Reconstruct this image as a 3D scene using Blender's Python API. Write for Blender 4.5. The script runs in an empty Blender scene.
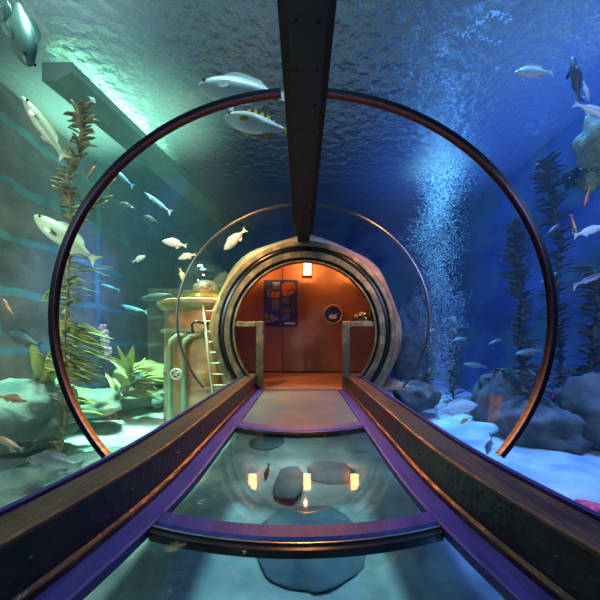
import bpy, bmesh, math, random
from mathutils import Vector, Matrix, noise
random.seed(11)
sc = bpy.context.scene
COL = sc.collection
PI = math.pi
H = 0.87                      # eye height above the deck
F, VX, VY = 300.0, 303.0, 338.0

# ------------------------------------------------------------------ camera, world, lights, exposure
cd = bpy.data.cameras.new('camera'); cam = bpy.data.objects.new('camera', cd); COL.objects.link(cam)
cd.lens = 18.0; cd.sensor_width = 36.0; cd.clip_start = 0.02
cd.shift_x = -3/600; cd.shift_y = 38/600
cam.location = (0, 0, H); cam.rotation_euler = (PI/2, 0, 0)
sc.camera = cam
sc.view_settings.view_transform = 'Standard'; sc.view_settings.look = 'None'
sc.view_settings.exposure = 0.0; sc.view_settings.gamma = 1.0; sc.view_settings.use_curve_mapping = False
sc.cycles.max_bounces = 10; sc.cycles.transparent_max_bounces = 24; sc.cycles.volume_bounces = 1
sc.cycles.caustics_reflective = False; sc.cycles.caustics_refractive = False

w = bpy.data.worlds.new('World'); sc.world = w; w.use_nodes = True
w.node_tree.nodes['Background'].inputs[0].default_value = (0.08, 0.15, 0.23, 1)
w.node_tree.nodes['Background'].inputs[1].default_value = 0.45

R75 = math.radians(75)
def area(name, loc, target, size, power, color, sy=None, spread=PI):
    l = bpy.data.lights.new(name, 'AREA'); o = bpy.data.objects.new(name, l); COL.objects.link(o)
    l.energy = power; l.color = color; l.size = size
    if sy: l.shape = 'RECTANGLE'; l.size_y = sy
    l.spread = spread
    o.location = loc
    d = Vector(target) - Vector(loc)
    o.rotation_euler = d.to_track_quat('-Z', 'Y').to_euler()
    return o
# tank lamps over and in the water; added fills are noted
area('tank_light_green', (-3.7, 5.2, 9.0), (-2.9, 5.1, -0.8), 0.8, 280, (0.38, 1.0, 0.66), 2.4, math.radians(32))
area('tank_light_white', (-2.4, 2.6, 8.8), (-2.9, 3.5, -0.8), 1.0, 40, (0.6, 1.0, 0.9), 1.2, math.radians(30))
area('tank_light_hall', (-1.8, 2.6, 8.5), (-1.4, 3.6, 0), 2.0, 34, (0.6, 1.0, 0.95), 2.0, math.radians(80))
area('tank_light_blue', (3.4, 4.8, 9.0), (3.3, 5.4, -0.8), 2.0, 300, (0.07, 0.20, 1.0), 5.0, math.radians(55))
area('tank_light_cyan', (2.9, 3.2, 9.0), (3.1, 4.0, -0.8), 1.2, 28, (0.3, 0.7, 1.0), 1.5, math.radians(40))
area('tank_light_plume', (3.0, 6.6, 9.0), (3.0, 6.5, 0), 0.6, 26, (0.25, 0.85, 1.0), 0.6, math.radians(22))
area('tank_light_centre', (0.0, 0.9, 8.5), (0, 2.6, -0.8), 1.5, 42, (0.45, 0.85, 1.0), 1.5, math.radians(35))
area('tank_light_amber', (-1.3, 3.2, 3.5), (-1.1, 5.5, 1.4), 0.3, 28, (1.0, 0.44, 0.14), 0.3, math.radians(80))
area('tank_light_wall', (-2.5, 6.3, 4.2), (-4.5, 6.2, 1.6), 0.3, 30, (0.08, 0.25, 1.0), 0.3, math.radians(60))
area('tunnel_fill_violet', (0.0, -1.3, 2.3), (0.0, 1.6, 0.0), 0.8, 2.5, (0.30, 0.22, 1.0), 0.5)  # unseen fill added to tint the near rails violet
area('underdeck_fill', (0.0, 3.9, -0.09), (0.0, 3.9, -0.8), 0.9, 9, (0.55, 0.95, 1.0), 1.4)  # unseen fill added to brighten the shaded sand below
sl = bpy.data.lights.new('chamber_fill', 'SPOT'); so = bpy.data.objects.new('chamber_fill', sl); COL.objects.link(so)  # unseen spot added to spread lantern glow along the rails
sl.energy = 420; sl.color = (1.0, 0.38, 0.10); sl.shadow_soft_size = 0.012; sl.spot_size = math.radians(85); sl.spot_blend = 1.0
so.location = (0.05, 5.95, 2.4); so.rotation_euler = (Vector((0, 3.4, 0))-Vector((0.05, 5.95, 2.4))).to_track_quat('-Z', 'Y').to_euler()
area('fill_amber_right', (1.5, 3.2, 3.2), (1.3, 5.4, 1.7), 0.3, 9, (1.0, 0.46, 0.14), 0.3, math.radians(60))  # unseen fill added to warm the right side of the hull
area('fill_side_left', (-3.3, -1.6, 2.6), (-3.4, 4.0, 1.4), 0.8, 34, (0.75, 1.0, 0.8), 0.8, math.radians(70))  # unseen fill added to light the left fish and wall from the front
area('fill_side_right', (3.6, -1.6, 3.0), (3.6, 4.5, 1.6), 0.8, 36, (0.45, 0.55, 1.0), 0.8, math.radians(70))  # unseen fill added to light the right-hand fish from the front
# ------------------------------------------------------------------ helpers
def P(px, py, Y):             # a point of the place at distance Y along the tunnel
    return Vector(((px-VX)/F*Y, Y, H-(py-VY)/F*Y))

def mesh_obj(name, verts, faces, mat=None, parent=None, smooth=False, label=None, cat=None, group=None, kind=None, loc=None):
    me = bpy.data.meshes.new(name); me.from_pydata([tuple(v) for v in verts], [], faces); me.update()
    bm = bmesh.new(); bm.from_mesh(me); bmesh.ops.recalc_face_normals(bm, faces=bm.faces); bm.to_mesh(me); bm.free()
    if smooth:
        for p in me.polygons: p.use_smooth = True
    o = bpy.data.objects.new(name, me); COL.objects.link(o)
    if mat: me.materials.append(mat)
    if parent: o.parent = parent
    if loc is not None: o.location = loc
    tag(o, label, cat, group, kind)
    return o

def tag(o, label=None, cat=None, group=None, kind=None):
    if label: o['label'] = label
    if cat: o['category'] = cat
    if group: o['group'] = group
    if kind: o['kind'] = kind
    return o

def empty(name, loc, label, cat, group=None):
    o = bpy.data.objects.new(name, None); COL.objects.link(o); o.location = loc; o.empty_display_size = 0.05
    return tag(o, label, cat, group)

class MB:
    def __init__(s): s.v = []; s.f = []
    def add(s, v, f):
        n = len(s.v); s.v += [Vector(a) for a in v]; s.f += [tuple(i+n for i in q) for q in f]; return s
    def box(s, a, b):
        x0, y0, z0 = a; x1, y1, z1 = b
        return s.add([(x0,y0,z0),(x1,y0,z0),(x1,y1,z0),(x0,y1,z0),(x0,y0,z1),(x1,y0,z1),(x1,y1,z1),(x0,y1,z1)],
                     [(0,3,2,1),(4,5,6,7),(0,1,5,4),(1,2,6,5),(2,3,7,6),(3,0,4,7)])
    def tube(s, pts, r, n=8, caps=True):
        pts = [Vector(p) for p in pts]; rr = r if isinstance(r, (list, tuple)) else [r]*len(pts)
        v = []; up = Vector((0.13, 0.21, 0.97))
        for i, p in enumerate(pts):
            t = (pts[min(i+1, len(pts)-1)] - pts[max(i-1, 0)]).normalized()
            a = t.cross(up)
            if a.length < 0.05: a = t.cross(Vector((1, 0, 0)))
            a.normalize(); b = t.cross(a)
            for k in range(n):
                an = 2*PI*k/n; v.append(p + (a*math.cos(an) + b*math.sin(an))*rr[i])
        f = [(i*n+k, i*n+(k+1) % n, (i+1)*n+(k+1) % n, (i+1)*n+k) for i in range(len(pts)-1) for k in range(n)]
        if caps: f += [tuple(range(n))[::-1], tuple((len(pts)-1)*n+k for k in range(n))]
        return s.add(v, f)
    def loft(s, secs, closed=True, caps=True):       # secs: equal-length rings of points
        n = len(secs[0]); v = [p for q in secs for p in q]
        m = n if closed else n-1
        f = [(i*n+k, i*n+(k+1) % n, (i+1)*n+(k+1) % n, (i+1)*n+k) for i in range(len(secs)-1) for k in range(m)]
        if caps and closed: f += [tuple(range(n))[::-1], tuple((len(secs)-1)*n+k for k in range(n))]
        return s.add(v, f)
    def lathe(s, prof, n=48, c=(0, 0, 0), axis='Y', closed=False):   # prof: (r, h)
        secs = []
        for k in range(n):
            a = 2*PI*k/n; ca, sa = math.cos(a), math.sin(a)
            if axis == 'Y': secs.append([Vector((c[0]+r*ca, c[1]+h, c[2]+r*sa)) for r, h in prof])
            else: secs.append([Vector((c[0]+r*ca, c[1]+r*sa, c[2]+h)) for r, h in prof])
        m = len(prof); v = [p for q in secs for p in q]
        lim = m if closed else m-1
        f = [(i*m+k, i*m+(k+1) % m, ((i+1) % n)*m+(k+1) % m, ((i+1) % n)*m+k) for i in range(n) for k in range(lim)]
        return s.add(v, f)
    def ico(s, c, r, sub=1, disp=0, freq=1.0, seed=0, sc_=(1, 1, 1)):
        bm = bmesh.new(); bmesh.ops.create_icosphere(bm, subdivisions=sub, radius=1.0)
        v = []
        for q in bm.verts:
            p = q.co.copy()
            if disp: p *= 1 + disp*noise.fractal(p*freq + Vector((seed*3.1, seed*1.7, seed)), 1.0, 2.0, 4)
            v.append(Vector((p.x*sc_[0], p.y*sc_[1], p.z*sc_[2]))*r + Vector(c))
        f = [tuple(a.index for a in g.verts) for g in bm.faces]; bm.free()
        return s.add(v, f)
    def build(s, name, mat, parent=None, smooth=False, **kw):
        return mesh_obj(name, s.v, s.f, mat, parent, smooth, **kw)

def bevel(o, wdt=0.01, seg=2):
    m = o.modifiers.new('bevel', 'BEVEL'); m.width = wdt; m.segments = seg; m.limit_method = 'ANGLE'; return o

# ------------------------------------------------------------------ materials
def mat(name, color=(0.5, 0.5, 0.5), rough=0.5, metal=0.0, color2=None, nscale=4.0, ndetail=6, lo=0.35, hi=0.65, bump=0.0, bscale=None,
        stretch=None, spec=0.5, coords='Object', emit=None, estr=0, trans=0, color3=None, n3=1.0, alpha=1.0):
    m = bpy.data.materials.new(name); m.use_nodes = True
    nt = m.node_tree; N = nt.nodes; L = nt.links; b = N['Principled BSDF']
    b.inputs['Base Color'].default_value = (*color, 1); b.inputs['Roughness'].default_value = rough
    b.inputs['Metallic'].default_value = metal; b.inputs['Specular IOR Level'].default_value = spec
    b.inputs['Alpha'].default_value = alpha
    b.inputs['Transmission Weight'].default_value = trans
    if emit: b.inputs['Emission Color'].default_value = (*emit, 1); b.inputs['Emission Strength'].default_value = estr
    tc = N.new('ShaderNodeTexCoord'); mp = N.new('ShaderNodeMapping'); L.new(tc.outputs[coords], mp.inputs[0])
    if stretch: mp.inputs['Scale'].default_value = stretch
    src = None
    if color2:
        n = N.new('ShaderNodeTexNoise'); n.inputs['Scale'].default_value = nscale; n.inputs['Detail'].default_value = ndetail
        L.new(mp.outputs[0], n.inputs['Vector'])
        r = N.new('ShaderNodeValToRGB'); r.color_ramp.elements[0].position = lo; r.color_ramp.elements[1].position = hi
        r.color_ramp.elements[0].color = (*color, 1); r.color_ramp.elements[1].color = (*color2, 1)
        L.new(n.outputs[0], r.inputs[0]); src = r.outputs[0]
        if color3:
            n2 = N.new('ShaderNodeTexNoise'); n2.inputs['Scale'].default_value = n3; L.new(mp.outputs[0], n2.inputs['Vector'])
            r2 = N.new('ShaderNodeValToRGB'); r2.color_ramp.elements[0].position = 0.5; r2.color_ramp.elements[1].position = 0.62
            L.new(n2.outputs[0], r2.inputs[0])
            mx = N.new('ShaderNodeMixRGB'); L.new(r2.outputs[0], mx.inputs[0]); L.new(src, mx.inputs[1]); mx.inputs[2].default_value = (*color3, 1)
            src = mx.outputs[0]
        L.new(src, b.inputs['Base Color'])
    if bump:
        n = N.new('ShaderNodeTexNoise'); n.inputs['Scale'].default_value = bscale or nscale*2; n.inputs['Detail'].default_value = 6
        L.new(mp.outputs[0], n.inputs['Vector'])
        bp = N.new('ShaderNodeBump'); bp.inputs['Strength'].default_value = bump; bp.inputs['Distance'].default_value = 0.03
        L.new(n.outputs[0], bp.inputs['Height']); L.new(bp.outputs[0], b.inputs['Normal'])
    return m

def clear_mat(name, tint=(1, 1, 1), ior=1.45, rough=0.0, bump=0, bscale=4, rmul=1.0):
    m = bpy.data.materials.new(name); m.use_nodes = True; nt = m.node_tree; N = nt.nodes; L = nt.links
    N.remove(N['Principled BSDF']); out = N['Material Output']
    t = N.new('ShaderNodeBsdfTransparent'); t.inputs[0].default_value = (*tint, 1)
    g = N.new('ShaderNodeBsdfGlossy'); g.inputs['Roughness'].default_value = rough
    f = N.new('ShaderNodeFresnel'); f.inputs[0].default_value = ior
    mul = N.new('ShaderNodeMath'); mul.operation = 'MULTIPLY'; mul.inputs[1].default_value = rmul; L.new(f.outputs[0], mul.inputs[0])
    mx = N.new('ShaderNodeMixShader'); L.new(mul.outputs[0], mx.inputs[0]); L.new(t.outputs[0], mx.inputs[1]); L.new(g.outputs[0], mx.inputs[2])
    L.new(mx.outputs[0], out.inputs[0])
    if bump:
        tc = N.new('ShaderNodeTexCoord'); n = N.new('ShaderNodeTexNoise'); n.inputs['Scale'].default_value = bscale; n.inputs['Detail'].default_value = 4
        L.new(tc.outputs['Object'], n.inputs['Vector'])
        bp = N.new('ShaderNodeBump'); bp.inputs['Strength'].default_value = bump; bp.inputs['Distance'].default_value = 0.1
        L.new(n.outputs[0], bp.inputs['Height']); L.new(bp.outputs[0], g.inputs['Normal']); L.new(bp.outputs[0], f.inputs['Normal'])
    return m

M = {}
M['glass'] = clear_mat('acrylic', (0.97, 0.985, 0.99), 1.0, rmul=1)
def thin_glass(name, tint, k0, k1, rough=0.0):     # single sheet standing for both faces of a pane
    m = bpy.data.materials.new(name); m.use_nodes = True; nt = m.node_tree; N = nt.nodes; L = nt.links
    N.remove(N['Principled BSDF']); out = N['Material Output']
    t = N.new('ShaderNodeBsdfTransparent'); t.inputs[0].default_value = (*tint, 1)
    g = N.new('ShaderNodeBsdfGlossy'); g.inputs['Roughness'].default_value = rough
    lw = N.new('ShaderNodeLayerWeight'); lw.inputs[0].default_value = 0.5
    pw = N.new('ShaderNodeMath'); pw.operation = 'POWER'; pw.inputs[1].default_value = 4.0; L.new(lw.outputs['Facing'], pw.inputs[0])
    ma = N.new('ShaderNodeMath'); ma.operation = 'MULTIPLY_ADD'; ma.inputs[1].default_value = k1; ma.inputs[2].default_value = k0; L.new(pw.outputs[0], ma.inputs[0])
    mx = N.new('ShaderNodeMixShader'); L.new(ma.outputs[0], mx.inputs[0]); L.new(t.outputs[0], mx.inputs[1]); L.new(g.outputs[0], mx.inputs[2])
    L.new(mx.outputs[0], out.inputs[0]); return m
M['acrylic'] = thin_glass('clear_acrylic', (0.965, 0.98, 0.985), 0.003, 0.06)
M['pane'] = thin_glass('floor_glass', (0.85, 0.95, 0.96), 0.07, 0.25, 0.02)
M['footpane'] = mat('tan_reflection_pane', (0.27, 0.18, 0.12), 0.25, 0.1, (0.17, 0.15, 0.14), 2.5, bump=0.05)  # brown chamber reflection on the glass, put into the pane colour
M['gateglass'] = thin_glass('gate_glass', (0.82, 0.88, 0.86), 0.03, 0.3, 0.05)
M['dome'] = thin_glass('dome_glass', (0.85, 0.93, 0.97), 0.16, 0.8)
def turbid(m, k, col):
    nt = m.node_tree; N = nt.nodes; L = nt.links; out = N['Material Output']; src = out.inputs[0].links[0].from_socket
    t = N.new('ShaderNodeBsdfTranslucent'); t.inputs[0].default_value = (*col, 1)
    bp = [n for n in N if n.bl_idname == 'ShaderNodeBump'][0]; L.new(bp.outputs[0], t.inputs['Normal'])
    mx = N.new('ShaderNodeMixShader'); mx.inputs[0].default_value = k; L.new(src, mx.inputs[1]); L.new(t.outputs[0], mx.inputs[2]); L.new(mx.outputs[0], out.inputs[0])
M['surface'] = clear_mat('water_surface', (0.9, 1, 1), 1.33, 0.03, bump=0.8, bscale=6); turbid(M['surface'], 0.045, (0.85, 0.9, 0.9))
M['black'] = mat('black_strip', (0.012, 0.012, 0.016), 0.22, 0.3, spec=0.6)
M['beam'] = mat('beam_paint', (0.004, 0.004, 0.005), 0.6, 0.0, (0.007, 0.007, 0.008), 14, bump=0.1)
M['beamface'] = mat('beam_face', (0.007, 0.007, 0.009), 0.6, 0.0, (0.012, 0.012, 0.014), 30, bump=0.15)
M['indigo'] = mat('blue_lit_metal', (0.02, 0.013, 0.12), 0.5, 0.3, (0.045, 0.028, 0.19), 5, bump=0.15, bscale=40, stretch=(4, 0.6, 4))  # blue light on grey metal, put into the base colour
M['railtop'] = mat('worn_bronze_plate', (0.22, 0.085, 0.045), 0.33, 0.5, (0.075, 0.035, 0.035), 9, bump=0.4, bscale=30, stretch=(1.5, 0.5, 1.5), color3=(0.17, 0.08, 0.05), n3=4)
M['railside'] = mat('dark_plate', (0.045, 0.035, 0.03), 0.45, 0.4, (0.075, 0.055, 0.05), 7, bump=0.3, bscale=25)
M['bronze'] = mat('verdigris_bronze', (0.22, 0.16, 0.09), 0.42, 0.75, (0.12, 0.13, 0.09), 8, bump=0.25, bscale=30, color3=(0.33, 0.26, 0.15), n3=5)
M['copper'] = mat('copper_hull', (0.55, 0.25, 0.10), 0.55, 0.15, (0.32, 0.16, 0.08), 3.2, bump=0.6, bscale=9, color3=(0.55, 0.38, 0.2), n3=2)
M['red'] = mat('rust_red_lining', (0.46, 0.19, 0.12), 0.45, 0.1, (0.28, 0.16, 0.12), 2.2, bump=0.15, bscale=7, color3=(0.38, 0.2, 0.13), n3=1.3)
M['redfloor'] = mat('rust_floor', (0.55, 0.27, 0.16), 0.35, 0.1, (0.38, 0.18, 0.11), 3, bump=0.15)
M['steel'] = mat('steel_trim', (0.55, 0.55, 0.58), 0.25, 0.95)
M['brass'] = mat('brass', (0.75, 0.5, 0.14), 0.35, 0.8)
M['lampbrass'] = mat('lantern_brass', (0.5, 0.25, 0.08), 0.4, 0.6)
M['lampglow'] = mat('lantern_glow', (1, 0.6, 0.2), 0.5, emit=(1.0, 0.43, 0.11), estr=36)
M['poster'] = mat('poster_blue', (0.012, 0.03, 0.20), 0.45, 0, (0.02, 0.06, 0.28), 3)
M['postertext'] = mat('poster_text', (0.18, 0.25, 0.45), 0.6)
M['postertitle'] = mat('poster_title', (0.6, 0.65, 0.75), 0.6)
M['posterred'] = mat('poster_photo_brown', (0.45, 0.13, 0.07), 0.6, 0, (0.10, 0.04, 0.03), 9)
M['posterfish'] = mat('poster_photo_fish', (0.35, 0.33, 0.3), 0.6, 0, (0.03, 0.04, 0.07), 14)
M['signblue'] = mat('sign_blue', (0.02, 0.06, 0.28), 0.4)
M['white'] = mat('white_paint', (0.75, 0.78, 0.8), 0.5)
M['crabred'] = mat('copper_model', (0.62, 0.28, 0.13), 0.45, 0.3, (0.2, 0.08, 0.05), 20)
M['sand'] = mat('pale_sand', (0.30, 0.35, 0.34), 0.9, 0, (0.62, 0.65, 0.60), 2.2, bump=0.7, bscale=16, spec=0.1)
M['rock'] = mat('algae_rock', (0.10, 0.14, 0.12), 0.85, 0, (0.24, 0.25, 0.19), 3.5, bump=0.9, bscale=8, spec=0.2)
M['rockdark'] = mat('dark_reef_rock', (0.045, 0.055, 0.055), 0.85, 0, (0.14, 0.13, 0.11), 4, bump=0.9, bscale=9, spec=0.2)
M['reflectdark'] = mat('reflection_dark', (0.10, 0.14, 0.16), 0.9, 0, (0.2, 0.25, 0.26), 3, bump=0.5, bscale=12, spec=0.1)
M['moss'] = mat('mossy_coral', (0.20, 0.28, 0.08), 0.8, 0, (0.42, 0.38, 0.16), 12, bump=0.9, bscale=30)
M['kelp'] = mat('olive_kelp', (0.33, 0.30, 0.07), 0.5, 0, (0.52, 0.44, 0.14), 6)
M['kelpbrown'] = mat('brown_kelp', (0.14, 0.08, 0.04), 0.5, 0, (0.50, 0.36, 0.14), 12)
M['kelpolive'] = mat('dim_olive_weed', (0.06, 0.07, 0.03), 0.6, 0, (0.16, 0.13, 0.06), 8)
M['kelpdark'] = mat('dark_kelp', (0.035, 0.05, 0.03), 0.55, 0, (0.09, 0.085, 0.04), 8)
M['redrope'] = mat('red_weed', (0.14, 0.015, 0.02), 0.6, 0, (0.3, 0.06, 0.06), 20)
M['pink'] = mat('pink_patch', (0.95, 0.12, 0.3), 0.7, 0, (0.9, 0.75, 0.75), 12)
M['redstar'] = mat('red_starfish', (0.85, 0.08, 0.14), 0.7)
M['eye'] = mat('eye_dark', (0.01, 0.01, 0.01), 0.1)
M['eyering'] = mat('eye_ring', (0.7, 0.65, 0.4), 0.2)
M['concrete'] = mat('green_concrete', (0.13, 0.19, 0.15), 0.8, 0, (0.2, 0.25, 0.19), 3, bump=0.4)
M['pipe'] = mat('pale_pipe', (0.30, 0.26, 0.15), 0.5, 0.2, (0.3, 0.33, 0.22), 6)
M['ladder'] = mat('ladder_paint', (0.62, 0.58, 0.42), 0.5, 0.2)

def bubble_material():
    m = bpy.data.materials.new('bubbles'); m.use_nodes = True; nt = m.node_tree; N = nt.nodes; L = nt.links
    N.remove(N['Principled BSDF']); d = N.new('ShaderNodeBsdfDiffuse'); d.inputs[0].default_value = (0.8, 0.9, 0.95, 1)
    t = N.new('ShaderNodeBsdfTranslucent'); t.inputs[0].default_value = (0.8, 0.9, 0.95, 1)
    mx = N.new('ShaderNodeMixShader'); L.new(d.outputs[0], mx.inputs[1]); L.new(t.outputs[0], mx.inputs[2])
    tr = N.new('ShaderNodeBsdfTransparent'); mx2 = N.new('ShaderNodeMixShader'); mx2.inputs[0].default_value = 0.45
    L.new(tr.outputs[0], mx2.inputs[1]); L.new(mx.outputs[0], mx2.inputs[2]); L.new(mx2.outputs[0], N['Material Output'].inputs[0])
    return m
M['bubble'] = bubble_material()

def stone_wall(name, blk1, blk2, mortar, bw, rh, msize, swap=True, off=0.0):
    m = bpy.data.materials.new(name); m.use_nodes = True; nt = m.node_tree; N = nt.nodes; L = nt.links; b = N['Principled BSDF']
    tc = N.new('ShaderNodeTexCoord'); sep = N.new('ShaderNodeSeparateXYZ'); com = N.new('ShaderNodeCombineXYZ')
    L.new(tc.outputs['Object'], sep.inputs[0]); L.new(sep.outputs[1 if swap else 0], com.inputs[0]); L.new(sep.outputs[2], com.inputs[1])
    n = N.new('ShaderNodeTexNoise'); n.inputs['Scale'].default_value = 1.6; L.new(com.outputs[0], n.inputs['Vector'])
    add = N.new('ShaderNodeMixRGB'); add.blend_type = 'ADD'; add.inputs[0].default_value = 0.3
    L.new(com.outputs[0], add.inputs[1]); L.new(n.outputs[1], add.inputs[2])
    br = N.new('ShaderNodeTexBrick'); L.new(add.outputs[0], br.inputs['Vector'])
    br.offset = off; br.inputs['Scale'].default_value = 1.0; br.inputs['Brick Width'].default_value = bw; br.inputs['Row Height'].default_value = rh
    br.inputs['Mortar Size'].default_value = msize; br.inputs['Mortar Smooth'].default_value = 0.35
    br.inputs['Color1'].default_value = (*blk1, 1); br.inputs['Color2'].default_value = (*blk2, 1); br.inputs['Mortar'].default_value = (*mortar, 1)
    n2 = N.new('ShaderNodeTexNoise'); n2.inputs['Scale'].default_value = 2.3; n2.inputs['Detail'].default_value = 8; L.new(com.outputs[0], n2.inputs['Vector'])
    r = N.new('ShaderNodeValToRGB'); r.color_ramp.elements[0].position = 0.3; r.color_ramp.elements[0].color = (0.45, 0.5, 0.45, 1); r.color_ramp.elements[1].position = 0.7; r.color_ramp.elements[1].color = (1.25, 1.2, 1.1, 1)
    L.new(n2.outputs[0], r.inputs[0])
    mu = N.new('ShaderNodeMixRGB'); mu.blend_type = 'MULTIPLY'; mu.inputs[0].default_value = 1; L.new(br.outputs[0], mu.inputs[1]); L.new(r.outputs[0], mu.inputs[2])
    L.new(mu.outputs[0], b.inputs['Base Color']); b.inputs['Roughness'].default_value = 0.8
    bp = N.new('ShaderNodeBump'); bp.inputs['Strength'].default_value = 0.6; bp.inputs['Distance'].default_value = 0.06
    L.new(n2.outputs[0], bp.inputs['Height']); L.new(bp.outputs[0], b.inputs['Normal'])
    return m
M['stone'] = stone_wall('stone_blocks', (0.34, 0.15, 0.12), (0.20, 0.10, 0.10), (0.16, 0.25, 0.30), 2.25, 0.86, 0.075)
M['stoneback'] = stone_wall('stone_blocks_back', (0.26, 0.19, 0.13), (0.2, 0.15, 0.12), (0.32, 0.38, 0.26), 1.1, 0.8, 0.05, swap=False)
M['bluewall'] = mat('blue_tank_wall', (0.025, 0.05, 0.20), 0.9, 0, (0.11, 0.20, 0.42), 0.9, bump=0.9, bscale=2.0, spec=0.1, color3=(0.08, 0.2, 0.22), n3=0.8)

# ------------------------------------------------------------------ the tank shell (structure)
XL, XR, YB, YF, ZS, ZW = -4.5, 4.8, 10.5, -2.5, -0.8, 4.65
def grid(name, fn, nu, nv, m, smooth=True, **kw):
    v = [fn(i/nu, j/nv) for i in range(nu+1) for j in range(nv+1)]
    f = [(i*(nv+1)+j, (i+1)*(nv+1)+j, (i+1)*(nv+1)+j+1, i*(nv+1)+j+1) for i in range(nu) for j in range(nv)]
    return mesh_obj(name, v, f, m, None, smooth, **kw)
def sand_h(x, y):
    a = abs(x)
    h = ZS + 0.07*noise.noise(Vector((x*0.8, y*0.8, 3))) + 0.03*noise.noise(Vector((x*2.6, y*2.6, 1)))
    if a > 1.9: h += 0.16*min(1, (a-1.9)/1.5)
    return h
grid('floor', lambda u, v: (XL-0.2+u*(XR-XL+0.4), YF+v*(YB-YF+0.2), sand_h(XL-0.2+u*(XR-XL+0.4), YF+v*(YB-YF+0.2))), 110, 130, M['sand'], kind='structure')
def rough_wall(name, axis, pos, a0, a1, m, amp, thick=0.3):
    def fn(u, v):
        a = a0+u*(a1-a0); z = -1.1+v*7.4
        d = amp*noise.fractal(Vector((a*0.6, z*0.6, pos)), 1.0, 2.0, 3)
        return (pos+d, a, z) if axis == 'X' else (a, pos+d, z)
    o = grid(name, fn, 40, 24, m, kind='structure'); return o
rough_wall('wall_left', 'X', XL, YF, YB+0.3, M['stone'], 0.05)
rough_wall('wall_right', 'X', XR, YF, YB+0.3, M['bluewall'], 0.15)
rough_wall('wall_back', 'Y', YB, XL-0.2, XR+0.2, M['bluewall'], 0.15)
# masonry behind the hull on the left
b = MB(); b.box((XL+0.05, 8.6, -0.9), (-1.2, 9.0, 2.3)); b.build('wall_masonry', M['stoneback'], kind='structure')
# water surface
mesh_obj('water_surface', [(XL, YF, ZW), (XR, YF, ZW), (XR, YB, ZW), (XL, YB, ZW)], [(0, 1, 2, 3)], M['surface'], kind='structure')
def water_body():
    m = bpy.data.materials.new('tank_water'); m.use_nodes = True; nt = m.node_tree; N = nt.nodes; L = nt.links
    N.remove(N['Principled BSDF'])
    a = N.new('ShaderNodeVolumeScatter'); a.inputs['Color'].default_value = (0.55, 0.8, 1.0, 1); a.inputs['Density'].default_value = 0.013; a.inputs['Anisotropy'].default_value = 0.3
    c = N.new('ShaderNodeVolumeAbsorption'); c.inputs['Color'].default_value = (0.3, 0.75, 1.0, 1); c.inputs['Density'].default_value = 0.03
    ad = N.new('ShaderNodeAddShader'); L.new(a.outputs[0], ad.inputs[0]); L.new(c.outputs[0], ad.inputs[1]); L.new(ad.outputs[0], N['Material Output'].inputs['Volume'])
    b = MB(); b.box((XL-0.6, YF+0.1, -1.3), (XR+0.6, YB+0.6, ZW-0.01)); nb = len(b.f)
    n = 64; secs = []                     # the dry tunnel and chamber are a hollow in the water
    for Y in (-2.2, 1.0, 3.0, 5.05):
        secs.append([Vector((1.835*math.cos(2*PI*k/n), Y, tz0(Y)+1.655*math.sin(2*PI*k/n))) for k in range(n)])
    for Y, r in ((5.06, 1.46), (5.25, 1.57), (7.6, 2.35)):
        secs.append([Vector((0.03+r*math.cos(2*PI*k/n), Y, H+0.1+r*math.sin(2*PI*k/n))) for k in range(n)])
    b.loft(secs)
    me = bpy.data.meshes.new('water'); me.from_pydata([tuple(v) for v in b.v], [], b.f); me.update()
    bm = bmesh.new(); bm.from_mesh(me); bmesh.ops.recalc_face_normals(bm, faces=bm.faces); bm.faces.ensure_lookup_table()
    bmesh.ops.reverse_faces(bm, faces=bm.faces[nb:]); bm.to_mesh(me); bm.free(); me.materials.append(m)
    o = bpy.data.objects.new('water', me); COL.objects.link(o); o['kind'] = 'structure'
def tz0(Y): return H + 0.153 + 0.064*(Y-2.2)
water_body()
# concrete lip hanging at the surface on the left
b = MB()
b.loft([[Vector((x, y, z)) for x, z in ((x0-0.28, 4.55), (x0+0.12, 4.55), (x0+0.12, 4.42), (x0-0.1, 4.30), (x0-0.28, 4.30))] for y, x0 in ((4.0, -3.2), (10.3, -2.1))])
tag(b.build('surface_ledge', M['concrete']), 'long green concrete ledge slanting just under the water surface, over the stone wall', 'ledge')

# ------------------------------------------------------------------ tunnel of clear acrylic
XO = -0.03
def tz(Y): return H + 0.153 + 0.064*(Y-2.2)
RX, RY = 1.85, 1.67
def tubep(Y, a, dr=0.0):      # a from the top, + to the right
    return Vector(((RX+dr)*math.sin(a), Y, tz(Y)+(RY+dr)*math.cos(a)))
AE = math.radians(128); A0 = 0.088
def glass_panel(n, Y0, Y1, side):
    secs = []
    na, ny = 40, max(2, int((Y1-Y0)*2))
    v = [tubep(Y0+(Y1-Y0)*j/ny, side*(A0+(AE-A0)*i/na), 0.012) for i in range(na+1) for j in range(ny+1)]
    f = [(i*(ny+1)+j, (i+1)*(ny+1)+j, (i+1)*(ny+1)+j+1, i*(ny+1)+j+1) for i in range(na) for j in range(ny)]
    mesh_obj('window_%d' % n, v, f, M['acrylic'], None, True, kind='structure')
k = 1
for Y0, Y1 in ((-1.5, 2.18), (2.22, 4.33), (4.37, 5.0)):
    for s in (-1, 1): glass_panel(k, Y0, Y1, s); k += 1
M['edge'] = mat('highlight_metal', (0.12, 0.11, 0.26), 0.22, 0.8)  # tinted strip added to draw the violet highlight of the ring
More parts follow.
